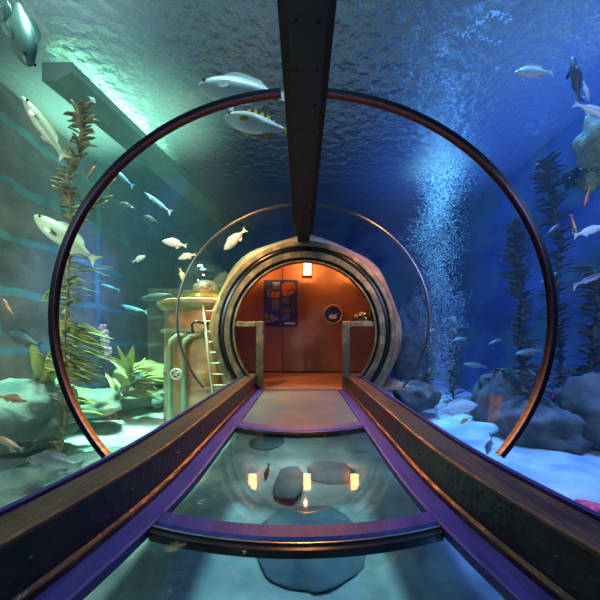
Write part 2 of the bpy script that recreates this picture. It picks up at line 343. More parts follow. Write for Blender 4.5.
def ring(name, Y, wr, wy, label):
    b = MB()
    for s in (-1, 1):
        secs = []
        for i in range(65):
            a = s*(A0+(AE-A0)*i/64)
            q = []
            for dr, dy in ((-wr, -wy*.7), (-wr*.6, -wy), (wr*.6, -wy), (wr, -wy*.7), (wr, wy*.7), (wr*.6, wy), (-wr*.6, wy), (-wr, wy*.7)):
                q.append(tubep(Y, a, dr-0.02) + Vector((0, dy, 0)))
            secs.append(q)
        b.loft(secs)
    e = None
    if wr > .02:
        e = MB()
        for s in (-1, 1):
            e.loft([[tubep(Y, s*(A0+(AE-A0)*i/64), q-0.045)+Vector((0, dy, 0)) for q, dy in ((0, -.034), (.006, -.034), (.006, -.012), (0, -.012))] for i in range(65)])
    o = tag(b.build(name, M['black'] if wr > .02 else M['ringthin'], smooth=False), label, 'tunnel ring', 'black joint rings of the tunnel')
    if e: e.build('highlight_edge', M['edge'], o, label='thin bluish strip standing in for a highlight on the ring')
    return o
ring('joint_ring', 2.2, 0.024, 0.03, 'large black joint ring arching round the clear tunnel, nearer of the two')
M['ringthin'] = mat('thin_ring_metal', (0.12, 0.12, 0.13), 0.3, 0.8)
ring('joint_ring', 4.35, 0.013, 0.02, 'thin joint ring round the clear tunnel just before the round doorway')

# ceiling beam
root = empty('ceiling_beam', (0.02, 2.0, 2.5), 'long black riveted steel beam running overhead down the tunnel', 'beam')
def beamsec(Y, x0, x1, z0, z1):
    return [Vector((x0, Y, z0)), Vector((x1, Y, z0)), Vector((x1, Y, z1)), Vector((x0, Y, z1))]
def child(o, root):
    o.parent = root; o.matrix_parent_inverse = Matrix.Translation(-Vector(root.location)); return o
xs = 0.02
b = MB(); b.loft([beamsec(Y, xs*0+XB-0.10, XB+0.10, 2.47, 2.50) for Y, XB in ((-1.5, 0.03), (5.0, 0.01))]); child(b.build('bottom_plate', M['beamface']), root)
b = MB(); b.loft([beamsec(Y, XB-0.155, XB+0.155, 2.62, 2.72) for Y, XB in ((-1.5, 0.03), (5.0, 0.01))]); child(b.build('upper_flange', M['beam']), root)
b = MB(); b.loft([beamsec(Y, XB-0.085, XB+0.085, 2.50, 2.62) for Y, XB in ((-1.5, 0.03), (5.0, 0.01))]); child(b.build('web', M['beam']), root)
bolt0 = None
def bolt(mm, loc, r, nrm, parent, name='bolt'):
    b = MB(); b.lathe([(0.0, 0.006), (r*.7, 0.005), (r, 0.0), (r, -0.003)], 10, axis='Z')
    o = b.build(name, mm); o.parent = parent; o.matrix_parent_inverse = Matrix.Translation(-Vector(parent.location))
    o.location = loc; o.rotation_euler = Vector(nrm).to_track_quat('Z', 'Y').to_euler(); return o
def bolt_copy(o, loc, nrm=None):
    c = o.copy(); COL.objects.link(c); c.location = loc
    if nrm: c.rotation_euler = Vector(nrm).to_track_quat('Z', 'Y').to_euler()
    return c
b0 = None
for i in range(14):
    Y = 1.25+i*0.27
    for s in (-1, 1):
        loc = (0.023+s*0.06, Y, 2.469)
        if b0 is None: b0 = bolt(M['black'], loc, 0.011, (0, 0, -1), root)
        else: bolt_copy(b0, loc)

# ------------------------------------------------------------------ side rails
def flare(Y):
    t = max(0.0, (2.0-max(Y, 0.6))/0.9); return 0.09*t*t
YS = [-1.5, 0.0, 0.6, 0.8, 1.0, 1.2, 1.4, 1.6, 1.8, 2.0, 2.5, 3.0, 3.5, 4.0, 4.5, 4.98]
def rail(side, label):
    root = empty('side_rail', (side*0.87+XO, 2.5, 0), label, 'rail', 'side rails along the glass walkway')
    def X(x, Y): return XO + side*(x+flare(Y))
    def L(name, prof, m, bev=0.004):
        b = MB(); b.loft([[Vector((X(x, Y), Y, z)) for x, z in prof] for Y in YS])
        o = child(b.build(name, m), root); bevel(o, bev, 2); return o
    L('top_plate', [(0.755, 0.225), (0.755, 0.243), (0.775, 0.248), (0.79, 0.238), (0.945, 0.238), (0.955, 0.225)], M['railtop'])
    L('edge_strip', [(0.957, 0.215), (0.957, 0.25), (0.985, 0.25), (0.985, 0.215)], M['indigo'])
    L('side_plate', [(0.765, 0.0), (0.765, 0.223), (0.95, 0.223), (0.95, 0.0)], M['railside'])
    L('outer_skirt', [(0.955, 0.0), (0.955, 0.214), (0.985, 0.214), (1.33, -0.13), (1.28, -0.16)], M['railside'])
    L('base_angle', [(0.745, 0.012), (0.745, 0.035), (0.763, 0.05), (0.763, 0.0)], M['railtop'])
    L('floor_strip', [(0.618, -0.03), (0.618, 0.01), (0.63, 0.016), (0.735, 0.016), (0.763, 0.0), (0.763, -0.03)], M['indigo'])
    for i in range(9):
        Y = 1.0+0.45*i
        loc = (X(0.763, Y), Y, 0.135)
        if i == 0: b0 = bolt(M['railside'], loc, 0.011, (-side, 0, 0), root)
        else: bolt_copy(b0, loc)
    return root
rail(-1, 'bronze topped side rail left of the glass walkway')
rail(1, 'bronze topped side rail right of the glass walkway')

# ------------------------------------------------------------------ glass walkway: cross bars and panes
def arcY(x, Yc, sag): return Yc + sag*(x/0.62)**2
def crossbar(Yc, sag, wd, label):
    b = MB(); xsn = [XO-0.66+1.32*i/24 for i in range(25)]
    b.loft([[Vector((x, arcY(x-XO, Yc, sag)+dy, z)) for dy, z in ((-wd/2, -0.03), (-wd/2, 0.008), (-wd/2+0.012, 0.018), (wd/2-0.012, 0.018), (wd/2, 0.008), (wd/2, -0.03))] for x in xsn])
    r = b.build('floor_crossbar', M['indigo']); tag(r, label, 'floor bar', 'curved bars across the glass walkway')
    b = MB(); b.loft([[Vector((x, arcY(x-XO, Yc, sag)+dy, z)) for dy, z in ((-wd/2-0.012, -0.025), (-wd/2-0.012, 0.008), (-wd/2-0.002, 0.008), (-wd/2-0.002, -0.025))] for x in xsn])
    b.build('steel_lip', M['steel'], r, label='thin shiny steel lip')
    b = MB(); b.loft([[Vector((x, arcY(x-XO, Yc, sag)+dy, z)) for dy, z in ((-wd/2-0.045, -0.035), (-wd/2-0.045, 0.0), (-wd/2-0.014, 0.0), (-wd/2-0.014, -0.035))] for x in xsn])
    b.build('shadow_lip', M['black'], r)  # black strip drawn for the dark shadow lip below the bar
crossbar(1.325, 0.10, 0.105, 'indigo curved bar across the glass walkway, nearer of the two')
crossbar(2.84, 0.16, 0.17, 'narrow looking reddish indigo curved bar across the walkway nearer the doorway')
def pane(Ya, Yb, sa, sb, label, pm=None):
    v = []; f = []; n = 16
    for zz in (0.0, -0.028):
        for i in range(n+1):
            x = -0.612+1.224*i/n
            v += [(x+XO, arcY(x, Ya, sa), zz), (x+XO, arcY(x, Yb, sb), zz)]
    m = 2*(n+1)
    for i in range(n):
        f += [(2*i, 2*i+2, 2*i+3, 2*i+1)]
    o = mesh_obj('glass_floor_pane', v[:m], f, pm or M['pane']); tag(o, label, 'glass floor pane', 'glass panes of the walkway'); return o
pane(-1.4, 1.22, 0.0, 0.10, 'clear glass floor pane nearest the camera, before the first curved bar')
pane(1.38, 2.75, 0.10, 0.16, 'clear glass floor pane between the two curved bars')
pane(2.93, 4.97, 0.16, 0.0, 'floor pane tinted with the tan chamber reflection just in front of the round doorway threshold', M['footpane'])

# ------------------------------------------------------------------ the round doorway and hull chamber
CX, CZ = 0.03, H+0.10
def hr(Y): return 0.318*Y
prof = [(1.47, 5.03), (1.50, 5.10), (1.60, 5.16), (hr(5.35), 5.35), (hr(6.0), 6.0), (hr(6.8), 6.8), (hr(7.7), 7.7), (1.8, 8.0), (0.02, 8.1)]
sub = []
for a, c in zip(prof, prof[1:]):
    for t in (0, .25, .5, .75): sub.append((a[0]+(c[0]-a[0])*t, a[1]+(c[1]-a[1])*t))
sub.append(prof[-1])
b = MB(); b.lathe(sub, 72, (CX, 0, CZ))
for q in b.v:
    d = Vector((q.x-CX, 0, q.z-CZ)); r = d.length
    if r > 1.52 and q.y < 7.8:
        a = math.atan2(d.z, d.x)
        k = 1 + 0.018*math.cos(a*8+0.5) + 0.02*noise.noise(Vector((q.x*1.6, q.y*1.2, q.z*1.6)))
        q.x = CX+d.x*k; q.z = CZ+d.z*k
b.build('wall_hull', M['copper'], smooth=True, kind='structure')
b = MB(); b.lathe([(1.26, 5.31), (1.55, 5.34), (1.62, 5.5), (2.28, 7.45), (2.28, 7.6), (0.01, 7.6)], 64, (CX, 0, CZ))
b.build('wall_chamber', M['red'], smooth=False, kind='structure')
b = MB(); b.box((-1.25, 4.99, -0.05), (1.25, 5.34, -0.002)); b.box((-1.95, 5.34, -0.05), (1.95, 7.58, -0.002)); b.build('floor_chamber', M['redfloor'], kind='structure')
# wall panel joints
b = MB()
for x in (-0.52,): b.box((x-0.005, 7.585, 0.0), (x+0.005, 7.598, 2.7))
b.build('trim_1', M['railside'], kind='structure')
b = MB(); b.box((-1.95, 7.56, 0.0), (1.95, 7.596, 0.035)); b.build('baseboard_back', M['railside'], kind='structure')
b = MB(); b.box((-0.66, 4.955, -0.02), (0.62, 4.985, 0.012)); b.box((-0.66, 4.988, -0.02), (0.62, 5.02, 0.018))
tag(b.build('threshold_strip', M['steel']), 'dark steel threshold strip across the foot of the round doorway', 'threshold')

root = empty('round_door_frame', (CX, 5.0, CZ), 'big round verdigris bronze door frame with black gasket at tunnel end', 'door frame')
def rp(name, pr, m, smooth=False, n=96, lab=None):
    b = MB(); b.lathe(pr, n, (0, 0, 0), closed=True); o = b.build(name, m, smooth=smooth); o.parent = root
    if lab: o['label'] = lab
    return o
rp('outer_flange', [(1.425, 0.03), (1.425, -0.02), (1.44, -0.03), (1.50, -0.03), (1.52, 0.0), (1.52, 0.05)], M['bronze'])
rp('gasket', [(1.345, 0.06), (1.345, 0.0), (1.365, -0.005), (1.40, -0.005), (1.423, 0.0), (1.423, 0.06)], M['black'], lab='black rubber gasket')
rp('bolted_band', [(1.235, 0.08), (1.235, -0.03), (1.25, -0.045), (1.33, -0.045), (1.343, -0.03), (1.343, 0.08)], M['bronze'])
rp('inner_groove', [(1.205, 0.1), (1.205, 0.02), (1.233, 0.02), (1.233, 0.1)], M['black'])
rp('inner_lip', [(1.195, 0.20), (1.17, 0.03), (1.175, 0.0), (1.20, 0.0), (1.203, 0.02), (1.205, 0.20)], M['bronze'])
rp('dark_sleeve', [(1.23, 0.30), (1.195, 0.205), (1.30, 0.205), (1.30, 0.30)], M['black'])
b0 = None
for i in range(60):
    a = math.radians(-35+i*250/59)
    loc = (math.cos(a)*1.29, -0.046, math.sin(a)*1.29)
    if b0 is None:
        b = MB(); b.lathe([(0.0, 0.006), (0.008, 0.005), (0.011, 0.0), (0.011, -0.002)], 8, axis='Z'); b0 = b.build('rivet', M['railside']); b0.parent = root
        b0.location = loc; b0.rotation_euler = (PI/2, 0, 0)
    else: bolt_copy(b0, loc)

def half_gate(side, x0, x1, label):
    ztop = H+0.28; Y = 5.08
    root = empty('half_height_gate', ((x0+x1)/2, Y, 0), label, 'gate', 'low glazed gates in the doorway')
    lo, hi = min(x0, x1), max(x0, x1)
    pw = 0.13
    inner = hi if side < 0 else lo
    b = MB(); a = (inner-pw, inner) if side < 0 else (inner, inner+pw)
    b.box((a[0], Y-0.05, 0.0), (a[1], Y+0.05, ztop)); bevel(child(b.build('post', M['bronze']), root), 0.012)
    b = MB()
    r0, r1 = (lo, a[0]-0.002) if side < 0 else (a[1]+0.002, hi)
    b.box((r0, Y-0.045, ztop-0.09), (r1, Y+0.045, ztop-0.002)); bevel(child(b.build('top_rail', M['bronze']), root), 0.01)
    b = MB(); b.box((r0, Y-0.008, 0.26), (r1, Y+0.008, ztop-0.092)); child(b.build('glass', M['gateglass']), root)
    b = MB(); b.box((r0, Y-0.045, 0.0), (r1, Y+0.045, 0.255)); bevel(child(b.build('kick_plate', M['bronze']), root), 0.01)
half_gate(-1, -1.16, -0.66, 'low bronze and glass gate on the left of the round doorway, below the blue poster')
half_gate(1, 0.66, 1.22, 'low bronze and glass gate on the right of the round doorway, topped by copper model')

# lanterns
def lantern(x, z, Y, label):
    root = empty('wall_lantern', (x, Y, z), label, 'lantern', 'glowing brass lanterns in the chamber')
    b = MB(); b.box((-0.13, -0.14, -0.245), (0.13, 0.14, -0.205)); b.box((-0.15, -0.15, 0.2), (0.15, 0.15, 0.24)); 
    for sx in (-1, 1):
        for sy in (-1, 1): b.box((sx*0.12-0.014, sy*0.12-0.014, -0.205), (sx*0.12+0.014, sy*0.12+0.014, 0.2))
    b.add([(-.15, -.15, .24), (.15, -.15, .24), (.15, .15, .24), (-.15, .15, .24), (0, 0, .33)], [(0, 1, 4), (1, 2, 4), (2, 3, 4), (3, 0, 4)])
    fr = b.build('frame', M['lampbrass'], root)
    b = MB(); b.box((-0.085, -0.085, -0.195), (0.085, 0.085, 0.19)); b.build('lit_glass', M['lampglow'], root, label='glowing amber glass')
    b = MB()
    for k in (-0.1, 0.0, 0.1): b.box((-0.1, -0.122, k-0.006), (0.1, -0.116, k+0.006))
    b.build('glazing_bar', M['lampbrass'], fr)
    b = MB(); b.box((-0.04, 0.14, -0.05), (0.04, 7.598-Y, 0.05)); b.build('bracket', M['lampbrass'], root)
lantern(0.10, H+1.72, 7.33, 'glowing amber lantern high on the red wall, straight under the beam end')
lantern(-1.22, H+1.72, 7.33, 'glowing amber lantern on the red wall, hidden behind left of the round frame')
lantern(1.25, H+1.72, 7.33, 'glowing amber lantern on the red wall, hidden behind right of the round frame')

# poster on the back wall
Yp = 7.55
pa, pb = P(264, 280, Yp), P(297.5, 326, Yp)
root = empty('wall_poster', ((pa.x+pb.x)/2, Yp, (pa.z+pb.z)/2), 'dark blue information poster with pictures and small text on red wall', 'poster')
b = MB(); b.box((pa.x, Yp-0.012, pb.z), (pb.x, Yp+0.012, pa.z)); child(b.build('board', M['poster']), root)
Wp, Hp = pb.x-pa.x, pa.z-pb.z
def pr(u0, v0, u1, v1): return (pa.x+u0*Wp, Yp-0.016, pa.z-v1*Hp), (pa.x+u1*Wp, Yp-0.0125, pa.z-v0*Hp)
def plist(name, rects, m):
    b = MB()
    for r in rects: b.box(*pr(*r))
    o = child(b.build(name, m), root)
    if name.startswith('text'): o['kind'] = 'stuff'
plist('title_lettering', [(.26, .05, .33, .075), (.34, .05, .41, .085), (.42, .05, .48, .075), (.28, .1, .47, .115)], M['postertitle'])
plist('text_column', [(.08, .2+.02*i, .20, .21+.02*i) for i in range(9)]+[(.25, .43+.02*i, .45, .44+.02*i) for i in range(11)]+[(.25, .14+.02*i, .46, .148+.02*i) for i in range(3)]+[(.55, .4+.02*i, .75, .408+.02*i) for i in range(6)]+[(.55, .74+.02*i, .78, .748+.02*i) for i in range(7)], M['postertext'])
plist('caption_bar', [(.62, .925, .92, .96)], M['white'])
def poly(name, pts, m, y=-0.016):
    v = [(pa.x+u*Wp, Yp+y, pa.z-q*Hp) for u, q in pts] + [(pa.x+u*Wp, Yp-0.0125, pa.z-q*Hp) for u, q in pts]; n = len(pts)
    f = [tuple(range(n)), tuple(range(n, 2*n))[::-1]] + [(i, (i+1) % n, n+(i+1) % n, n+i) for i in range(n)]
    child(mesh_obj(name, v, f, m), root)
poly('picture', [(.52, .12), (.62, .05), (.75, .04), (.95, .08), (.97, .2), (.85, .3), (.7, .36), (.58, .34), (.53, .24)], M['posterred'])
poly('picture', [(.22, .26), (.46, .26), (.46, .38), (.22, .38)], M['posterred'])
poly('picture', [(.53, .58), (.66, .6), (.78, .63), (.92, .62), (.92, .71), (.78, .7), (.66, .69), (.53, .68)], M['posterfish'])
poly('picture', [(.02, .74), (.2, .74), (.45, .84), (.2, .92), (.02, .96)], M['posterfish'])

# round sign
c = P(333, 314.5, 7.5)
root = empty('round_sign', c, 'round blue sign with yellow rim and white fish emblem on the red wall', 'sign')
b = MB(); b.lathe([(0.20, 0.05), (0.20, -0.01), (0.215, -0.03), (0.24, -0.03), (0.255, -0.01), (0.255, 0.05)], 40, closed=True); b.build('rim', M['brass'], root)
b = MB(); b.lathe([(0.001, 0.0), (0.198, 0.0), (0.198, 0.04), (0.001, 0.04)], 40); b.build('disc', M['signblue'], root)
b = MB(); pts = [(-.12, -.06), (-.06, -.11), (.05, -.11), (.12, -.06), (.06, -.03), (.13, .03), (.06, .02), (0, -.02), (-.05, .02), (-.09, -.02)]
b.add([(x, -0.008, z) for x, z in pts]+[(x, -0.001, z) for x, z in pts], [tuple(range(10)), tuple(range(10, 20))[::-1]]+[(i, (i+1) % 10, 10+(i+1) % 10, 10+i) for i in range(10)])
b.build('fish_emblem', M['white'], root)

# copper model under a dome on a shelf, behind the right gate
c = P(362, 321.5, 5.35)
root = empty('domed_display', (c.x, 5.25, H+0.283), 'copper coloured knobbly model under a clear dome beside the round sign', 'display')
b = MB(); b.lathe([(0.0, 0.0), (0.2, 0.0), (0.2, 0.02), (0.0, 0.02)], 30, axis='Z'); b.build('base_disc', M['bronze'], root)
b = MB()
for i in range(11):
    a = i*0.9; r = 0.05+0.09*(i % 3)/2
    b.ico((math.cos(a)*r*1.3, math.sin(a)*r*0.7, 0.05+0.035*(i % 3)), 0.042+0.01*(i % 2), 2, 0.4, 2.0, i)
b.tube([(-0.15, 0, 0.04), (-0.1, -0.02, 0.13), (0.0, 0, 0.15), (0.11, -0.02, 0.11), (0.16, 0, 0.03)], 0.016)
b.build('knobbly_model', M['crabred'], root, True)
b = MB(); b.lathe([(0.185*math.cos(t*PI/2/10), 0.02+0.24*math.sin(t*PI/2/10)) for t in range(11)], 30, axis='Z'); b.build('glass_dome', M['gateglass'], root, True)

# ------------------------------------------------------------------ the sunken tower with dome, ladder and valve on the left
tw = Vector((-1.98, 6.15, 0))
root = empty('diving_tower', (tw.x, tw.y, -0.75), 'tan round diving tower with flanged rim beside the hull, left of doorway', 'tower')
def hug(b):                     # the tower is welded against the round hull: nothing reaches into the chamber
    for q in b.v:
        d = Vector((q.x-CX, 0, q.z-CZ)); R_ = max(1.56, hr(q.y)-0.03) if q.y > 5.0 else 0
        if 0 < d.length < R_ and q.y < 8: d = d.normalized()*R_; q.x = CX+d.x; q.z = CZ+d.z
    return b
b = MB(); b.lathe([(0.80, -1.0), (0.80, -.6), (0.80, -.2), (0.80, 0.2), (0.82, 0.24), (0.80, 0.28)]+[(0.79, 0.28+0.11*i) for i in range(1, 10)]+[(0.78, 1.38), (0.86, 1.44), (0.92, 1.50), (0.92, 1.56), (0.80, 1.60), (0.6, 1.62), (0.45, 1.62), (0.3, 1.62), (0.15, 1.62), (0.0, 1.62)], 96, tw, axis='Z'); hug(b)
child(b.build('shell', M['copper'], smooth=False), root)
b = MB(); b.lathe([(0.82, 0.96), (0.85, 0.98), (0.85, 1.02), (0.82, 1.04)], 96, tw, axis='Z', closed=True); hug(b); child(b.build('band', M['pipe']), root)
b = MB(); b.lathe([(0.5*math.cos(t*(PI/2+.6)/16-0.6), 1.93+0.46*math.sin(t*(PI/2+.6)/16-0.6)) for t in range(17)], 44, tw+Vector((0.05, -0.25, 0)), axis='Z'); hug(b)
child(b.build('clear_dome', M['dome'], smooth=True, label='clear bubble dome'), root)
b = MB(); b.lathe([(0.44, 1.62), (0.50, 1.62), (0.50, 1.68), (0.44, 1.68)], 44, tw+Vector((0.05, -0.25, 0)), axis='Z', closed=True); hug(b); child(b.build('dome_collar', M['brass']), root)
b = MB(); b.ico(tw+Vector((0.05, -0.2, 1.78)), 0.24, 2, 0.2, 1.5, 3); child(b.build('inner_seat', M['crabred'], smooth=True), root)
# ladder
root = empty('ladder', (-1.62, 5.28, -0.7), 'pale metal ladder leaning on the tan diving tower below its dome', 'ladder')
lt = [P(203, 306, 5.3), P(219, 306, 5.25)]; lb = [P(214, 402, 5.0), P(233, 402, 4.95)]
for q, r in zip(lt, lb):
    b = MB(); b.tube([q, q.lerp(r, .5)+Vector((0, -0.03, 0)), r], 0.022, 8); child(b.build('side_rail', M['ladder'], smooth=True), root)
for i in range(9):
    t = (i+0.5)/9; b = MB(); b.tube([lt[0].lerp(lb[0], t), lt[1].lerp(lb[1], t)], 0.014, 6); child(b.build('rung', M['ladder'], smooth=True), root)
# valve wheel and pipes
c = P(176, 374, 5.0)
root = empty('valve_wheel', c, 'small pale spoked valve wheel on the pipes beside the tan tower', 'valve wheel')
b = MB(); b.lathe([(0.085+0.016*math.cos(t*PI/4), 0.016*math.sin(t*PI/4)) for t in range(8)], 28, closed=True); b.build('rim', M['ladder'], root, True)
for i in range(4):
    a = i*PI/2+0.5
    b = MB(); b.tube([(0, 0, 0), (math.cos(a)*.08, 0, math.sin(a)*.08)], 0.011, 6); b.build('spoke', M['ladder'], root, True)
b = MB(); b.lathe([(0.0, -0.02), (0.03, -0.02), (0.03, 0.06), (0.02, 0.09), (0.02, 0.2), (0.0, 0.2)], 16); b.build('hub', M['ladder'], root)
for px, lab in ((170, 'pale vertical pipe standing left of the valve wheel'), (184, 'pale vertical pipe running behind and right of the valve wheel')):
    p = P(px, 340, 5.25); b = MB()
    b.tube([(p.x, p.y, -0.75), (p.x, p.y, 0.7), (p.x+0.02, p.y, 0.82), (p.x+0.1, p.y+0.04, 0.9), (p.x+0.28, p.y+0.08, 0.93)], 0.05, 12)
    tag(b.build('pipe', M['pipe'], smooth=True), lab, 'pipe', 'pale pipes beside the tower')
p = P(196, 323, 5.0); b = MB(); b.tube([(p.x-0.06, p.y+.02, p.z-0.16), (p.x-0.07, p.y, p.z-0.03), (p.x-0.03, p.y, p.z+0.02), (p.x+0.03, p.y, p.z+0.02), (p.x+0.1, p.y+0.5, p.z)], 0.022, 8)
tag(b.build('iron_hook', M['railside'], smooth=True), 'dark iron hook sticking out of the tan tower by ladder top', 'hook')

# ------------------------------------------------------------------ rocks
def boulder(px, py, Y, w_, h_, m, label, seed, d=None, z=None, group=None):
    c = P(px, py, Y)
    b = MB(); b.ico((0, 0, 0), 1.0, 4, 0.35, 1.3, seed, (w_/F*Y/2, (d or w_/F*Y/2), h_/F*Y/2))
    o = b.build('boulder', M[m], smooth=True); o.location = c
    o.rotation_euler = (0, 0, 0)
    return tag(o, label, 'rock', group)
G1 = 'rocks on the sand left of the tunnel'; G2 = 'rocks on the sand right of the tunnel'
boulder(22, 415, 3.8, 90, 70, 'rock', 'big teal rounded boulder at the far left edge above the sand', 1, group=G1)
boulder(75, 404, 5.0, 76, 30, 'rock', 'low green boulder beneath the kelp, right of the biggest left boulder', 2, group=G1)
boulder(122, 398, 6.2, 56, 22, 'rock', 'low pale green rock before the stone wall, near middle of the left sand', 3, group=G1)
boulder(160, 398, 6.6, 40, 18, 'rock', 'small pale rock close to the foot of the tan tower', 4, group=G1)
boulder(20, 500, 3.2, 90, 62, 'rockdark', 'dark boulder just outside the left rail under the big grey fish', 5, group=G1)
boulder(96, 466, 3.6, 84, 20, 'rock', 'flat sandy green rock behind the foot of the large ring', 6, group=G1)
boulder(150, 375, 7.0, 60, 24, 'kelp', 'mossy olive rock mound at the foot of the stone wall', 7, group=G1)
boulder(470, 420, 6.4, 60, 40, 'rockdark', 'dark rock behind the grey fish and orange striped fish', 11, group=G2)
boulder(500, 405, 5.6, 50, 66, 'rockdark', 'tall dark reef rock at the foot of the dark kelp', 12, group=G2)
boulder(545, 425, 4.5, 76, 50, 'rockdark', 'wide dark rock right of the large ring, under red weed', 13, group=G2)
boulder(594, 415, 4.2, 60, 80, 'rockdark', 'dark rock stack at the far right edge above the sand', 14, group=G2)
boulder(412, 345, 8.9, 44, 88, 'rockdark', 'brownish rock column just right of the round door frame', 15, group=G2)
boulder(418, 395, 6.2, 40, 30, 'rockdark', 'small dark rock low beside the thin ring, right of doorway', 16, group=G2)
boulder(600, 150, 4.4, 36, 80, 'moss', 'yellow green coral lump high on the right edge', 17, group=G2)
boulder(560, 456, 4.3, 60, 9, 'rockdark', 'low flat dark stone half buried in the blue sand', 18, group=G2)
G3 = 'flat stone stand-ins for dark reflections in the glass walkway'
def reflection_standin(px, py, Y, w_, d, label, seed):  # stone shapes added for the dark reflections in the glass floor
    c = P(px, py, Y); c.z = sand_h(c.x, c.y)+0.01
    b = MB(); b.ico((0, 0, 0), 1.0, 4, 0.2, 1.1, seed, (w_/2, d/2, 0.045))
    o = b.build('reflection_standin', M['reflectdark'], smooth=True); o.location = c; tag(o, label, 'rock', G3)
reflection_standin(331, 471, 3.75, 0.6, 0.7, 'dark oval stone standing in for a reflection in the middle glass pane, right of the centre lamp reflection', 21)
reflection_standin(290, 486, 3.4, 0.34, 0.8, 'dark narrow oval stone standing in for a reflection in the middle pane, left of the centre lamp reflection', 22)
reflection_standin(312, 555, 2.45, 0.85, 1.0, 'broad dark round stone standing in for a reflection by the nearest curved bar', 23)
reflection_standin(266, 440, 4.8, 0.6, 0.5, 'small dark stone standing in for a reflection on the walkway near the far bar', 24)
# ------------------------------------------------------------------ kelp
def blade_pts(base, direction, length, width, droop, up=Vector((0, 0, 1)), n=7, curl=0.0):
    d = direction.normalized(); side = d.cross(up)
    if side.length < 0.1: side = d.cross(Vector((0, 1, 0)))
    side.normalize(); v = []; p = base.copy()
    for i in range(n+1):
        t = i/n; wd = width*math.sin(PI*min(1, 0.08+t*0.92))**0.7*(1-0.3*t)
        q = side*wd*0.5
        bend = up*math.sin(t*9+curl)*0.02*length
        v += [p+q+bend, p-q+bend+up*0.15*wd]
        p = p + d*(length/n); d = (d + Vector((0, 0, -droop/n)) + side*0.25*math.sin(i*1.7+curl)/n*2).normalized()
    f = [(2*i, 2*i+2, 2*i+3, 2*i+1) for i in range(n)]
    return v, f
def kelp(spine, nb, bl, bw, m, label, droop=0.4, up=0.3, bias=Vector((0, 0, 0)), seed=0, group='kelp plants', thick=0.014, flat=0.35, stemm=None):
    rnd = random.Random(seed)
    root = empty('kelp_plant', spine[0], label, 'kelp', group)
    b = MB(); 
    pts = []
    for a, c in zip(spine, spine[1:]):
        for t in (0, .33, .66): pts.append(a.lerp(c, t)+Vector((rnd.uniform(-.02, .02), 0, 0)))
    pts.append(spine[-1]); b.tube(pts, thick, 6); child(b.build('stem', M[stemm or m], smooth=True), root)
    b = MB()
    for i in range(nb):
        t = (i+rnd.random()*.8)/nb*(len(pts)-1); k = min(int(t), len(pts)-2); q = pts[k].lerp(pts[k+1], t-k)
        a = rnd.uniform(0, 2*PI)
        d = Vector((math.cos(a), math.sin(a)*flat, up+rnd.uniform(-.3, .3))) + bias
        v, f = blade_pts(q, d, bl*rnd.uniform(.6, 1.25), bw*rnd.uniform(.6, 1.2), droop, n=7, curl=rnd.uniform(0, 6))
        b.add(v, f)
    o = b.build('blades', M[m], smooth=True); child(o, root)
    s = o.modifiers.new('thickness', 'SOLIDIFY'); s.thickness = 0.006
    return root
KG = 'kelp plants left of the tunnel'
kelp([P(60, 462, 3.75), P(66, 400, 3.7), P(64, 330, 3.65), P(72, 235, 3.6), P(70, 205, 3.55), P(68, 175, 3.5), P(80, 148, 3.5), P(83, 128, 3.5), P(80, 112, 3.5)], 130, 0.17, 0.085, 'kelpbrown', 'golden brown knobbly kelp stalk rising beside the upper left of the large ring', seed=1, group=KG, up=.5)
kelp([P(40, 300, 3.9), P(52, 290, 3.9), P(60, 270, 3.9), P(62, 252, 3.9)], 26, 0.55, 0.11, 'kelp', 'olive kelp with blades streaming right in front of stone wall, under pale fish', bias=Vector((1.8, 0, -0.3)), seed=2, group=KG, droop=.15)
kelp([P(44, 372, 3.9), P(50, 352, 3.9), P(54, 330, 3.9), P(56, 318, 3.9)], 44, 0.68, 0.12, 'kelp', 'olive kelp sheaf of long blades at middle left of ring, by pink mottled patch', bias=Vector((2.0, 0, -0.4)), seed=3, group=KG, droop=.2, up=0)
kelp([P(40, 455, 4.1), P(42, 425, 4.1), P(44, 400, 4.1), P(40, 380, 4.1)], 36, 0.6, 0.17, 'kelp', 'broad bladed olive kelp growing from the sand at lower left', bias=Vector((1.0, 0, 0.1)), seed=4, group=KG, droop=.5)
kelp([P(120, 400, 5.6), P(130, 385, 5.6), P(128, 370, 5.6)], 34, 0.6, 0.15, 'kelp', 'low spreading olive kelp bed in front of the wall near the tower', bias=Vector((0.6, 0, 0.1)), seed=5, group=KG, droop=.5)
kelp([P(88, 214, 3.9), P(92, 205, 3.9), P(98, 203, 3.9)], 14, 0.22, 0.09, 'kelpbrown', 'small brown weed clump just inside the large ring at upper left', seed=6, group=KG)
kelp([P(14, 452, 3.4), P(8, 440, 3.4), P(-4, 430, 3.4)], 10, 0.22, 0.06, 'kelpbrown', 'short brown weed at the extreme left edge above the sand', seed=7, group=KG)
KR = 'dark kelp plants right of the tunnel'
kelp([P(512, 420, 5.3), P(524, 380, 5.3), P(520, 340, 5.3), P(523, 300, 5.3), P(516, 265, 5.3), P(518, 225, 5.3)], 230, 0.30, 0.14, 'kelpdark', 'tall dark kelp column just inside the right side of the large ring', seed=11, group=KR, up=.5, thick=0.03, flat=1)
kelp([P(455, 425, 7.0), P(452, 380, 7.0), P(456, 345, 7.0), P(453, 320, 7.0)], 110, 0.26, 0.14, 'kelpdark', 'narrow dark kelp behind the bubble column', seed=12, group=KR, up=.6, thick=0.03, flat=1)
kelp([P(496, 425, 5.6), P(495, 395, 5.6), P(500, 372, 5.6)], 90, 0.25, 0.13, 'kelpdark', 'short dark kelp tuft on the reef rock between plume and ring', seed=13, group=KR, up=.7, flat=1)
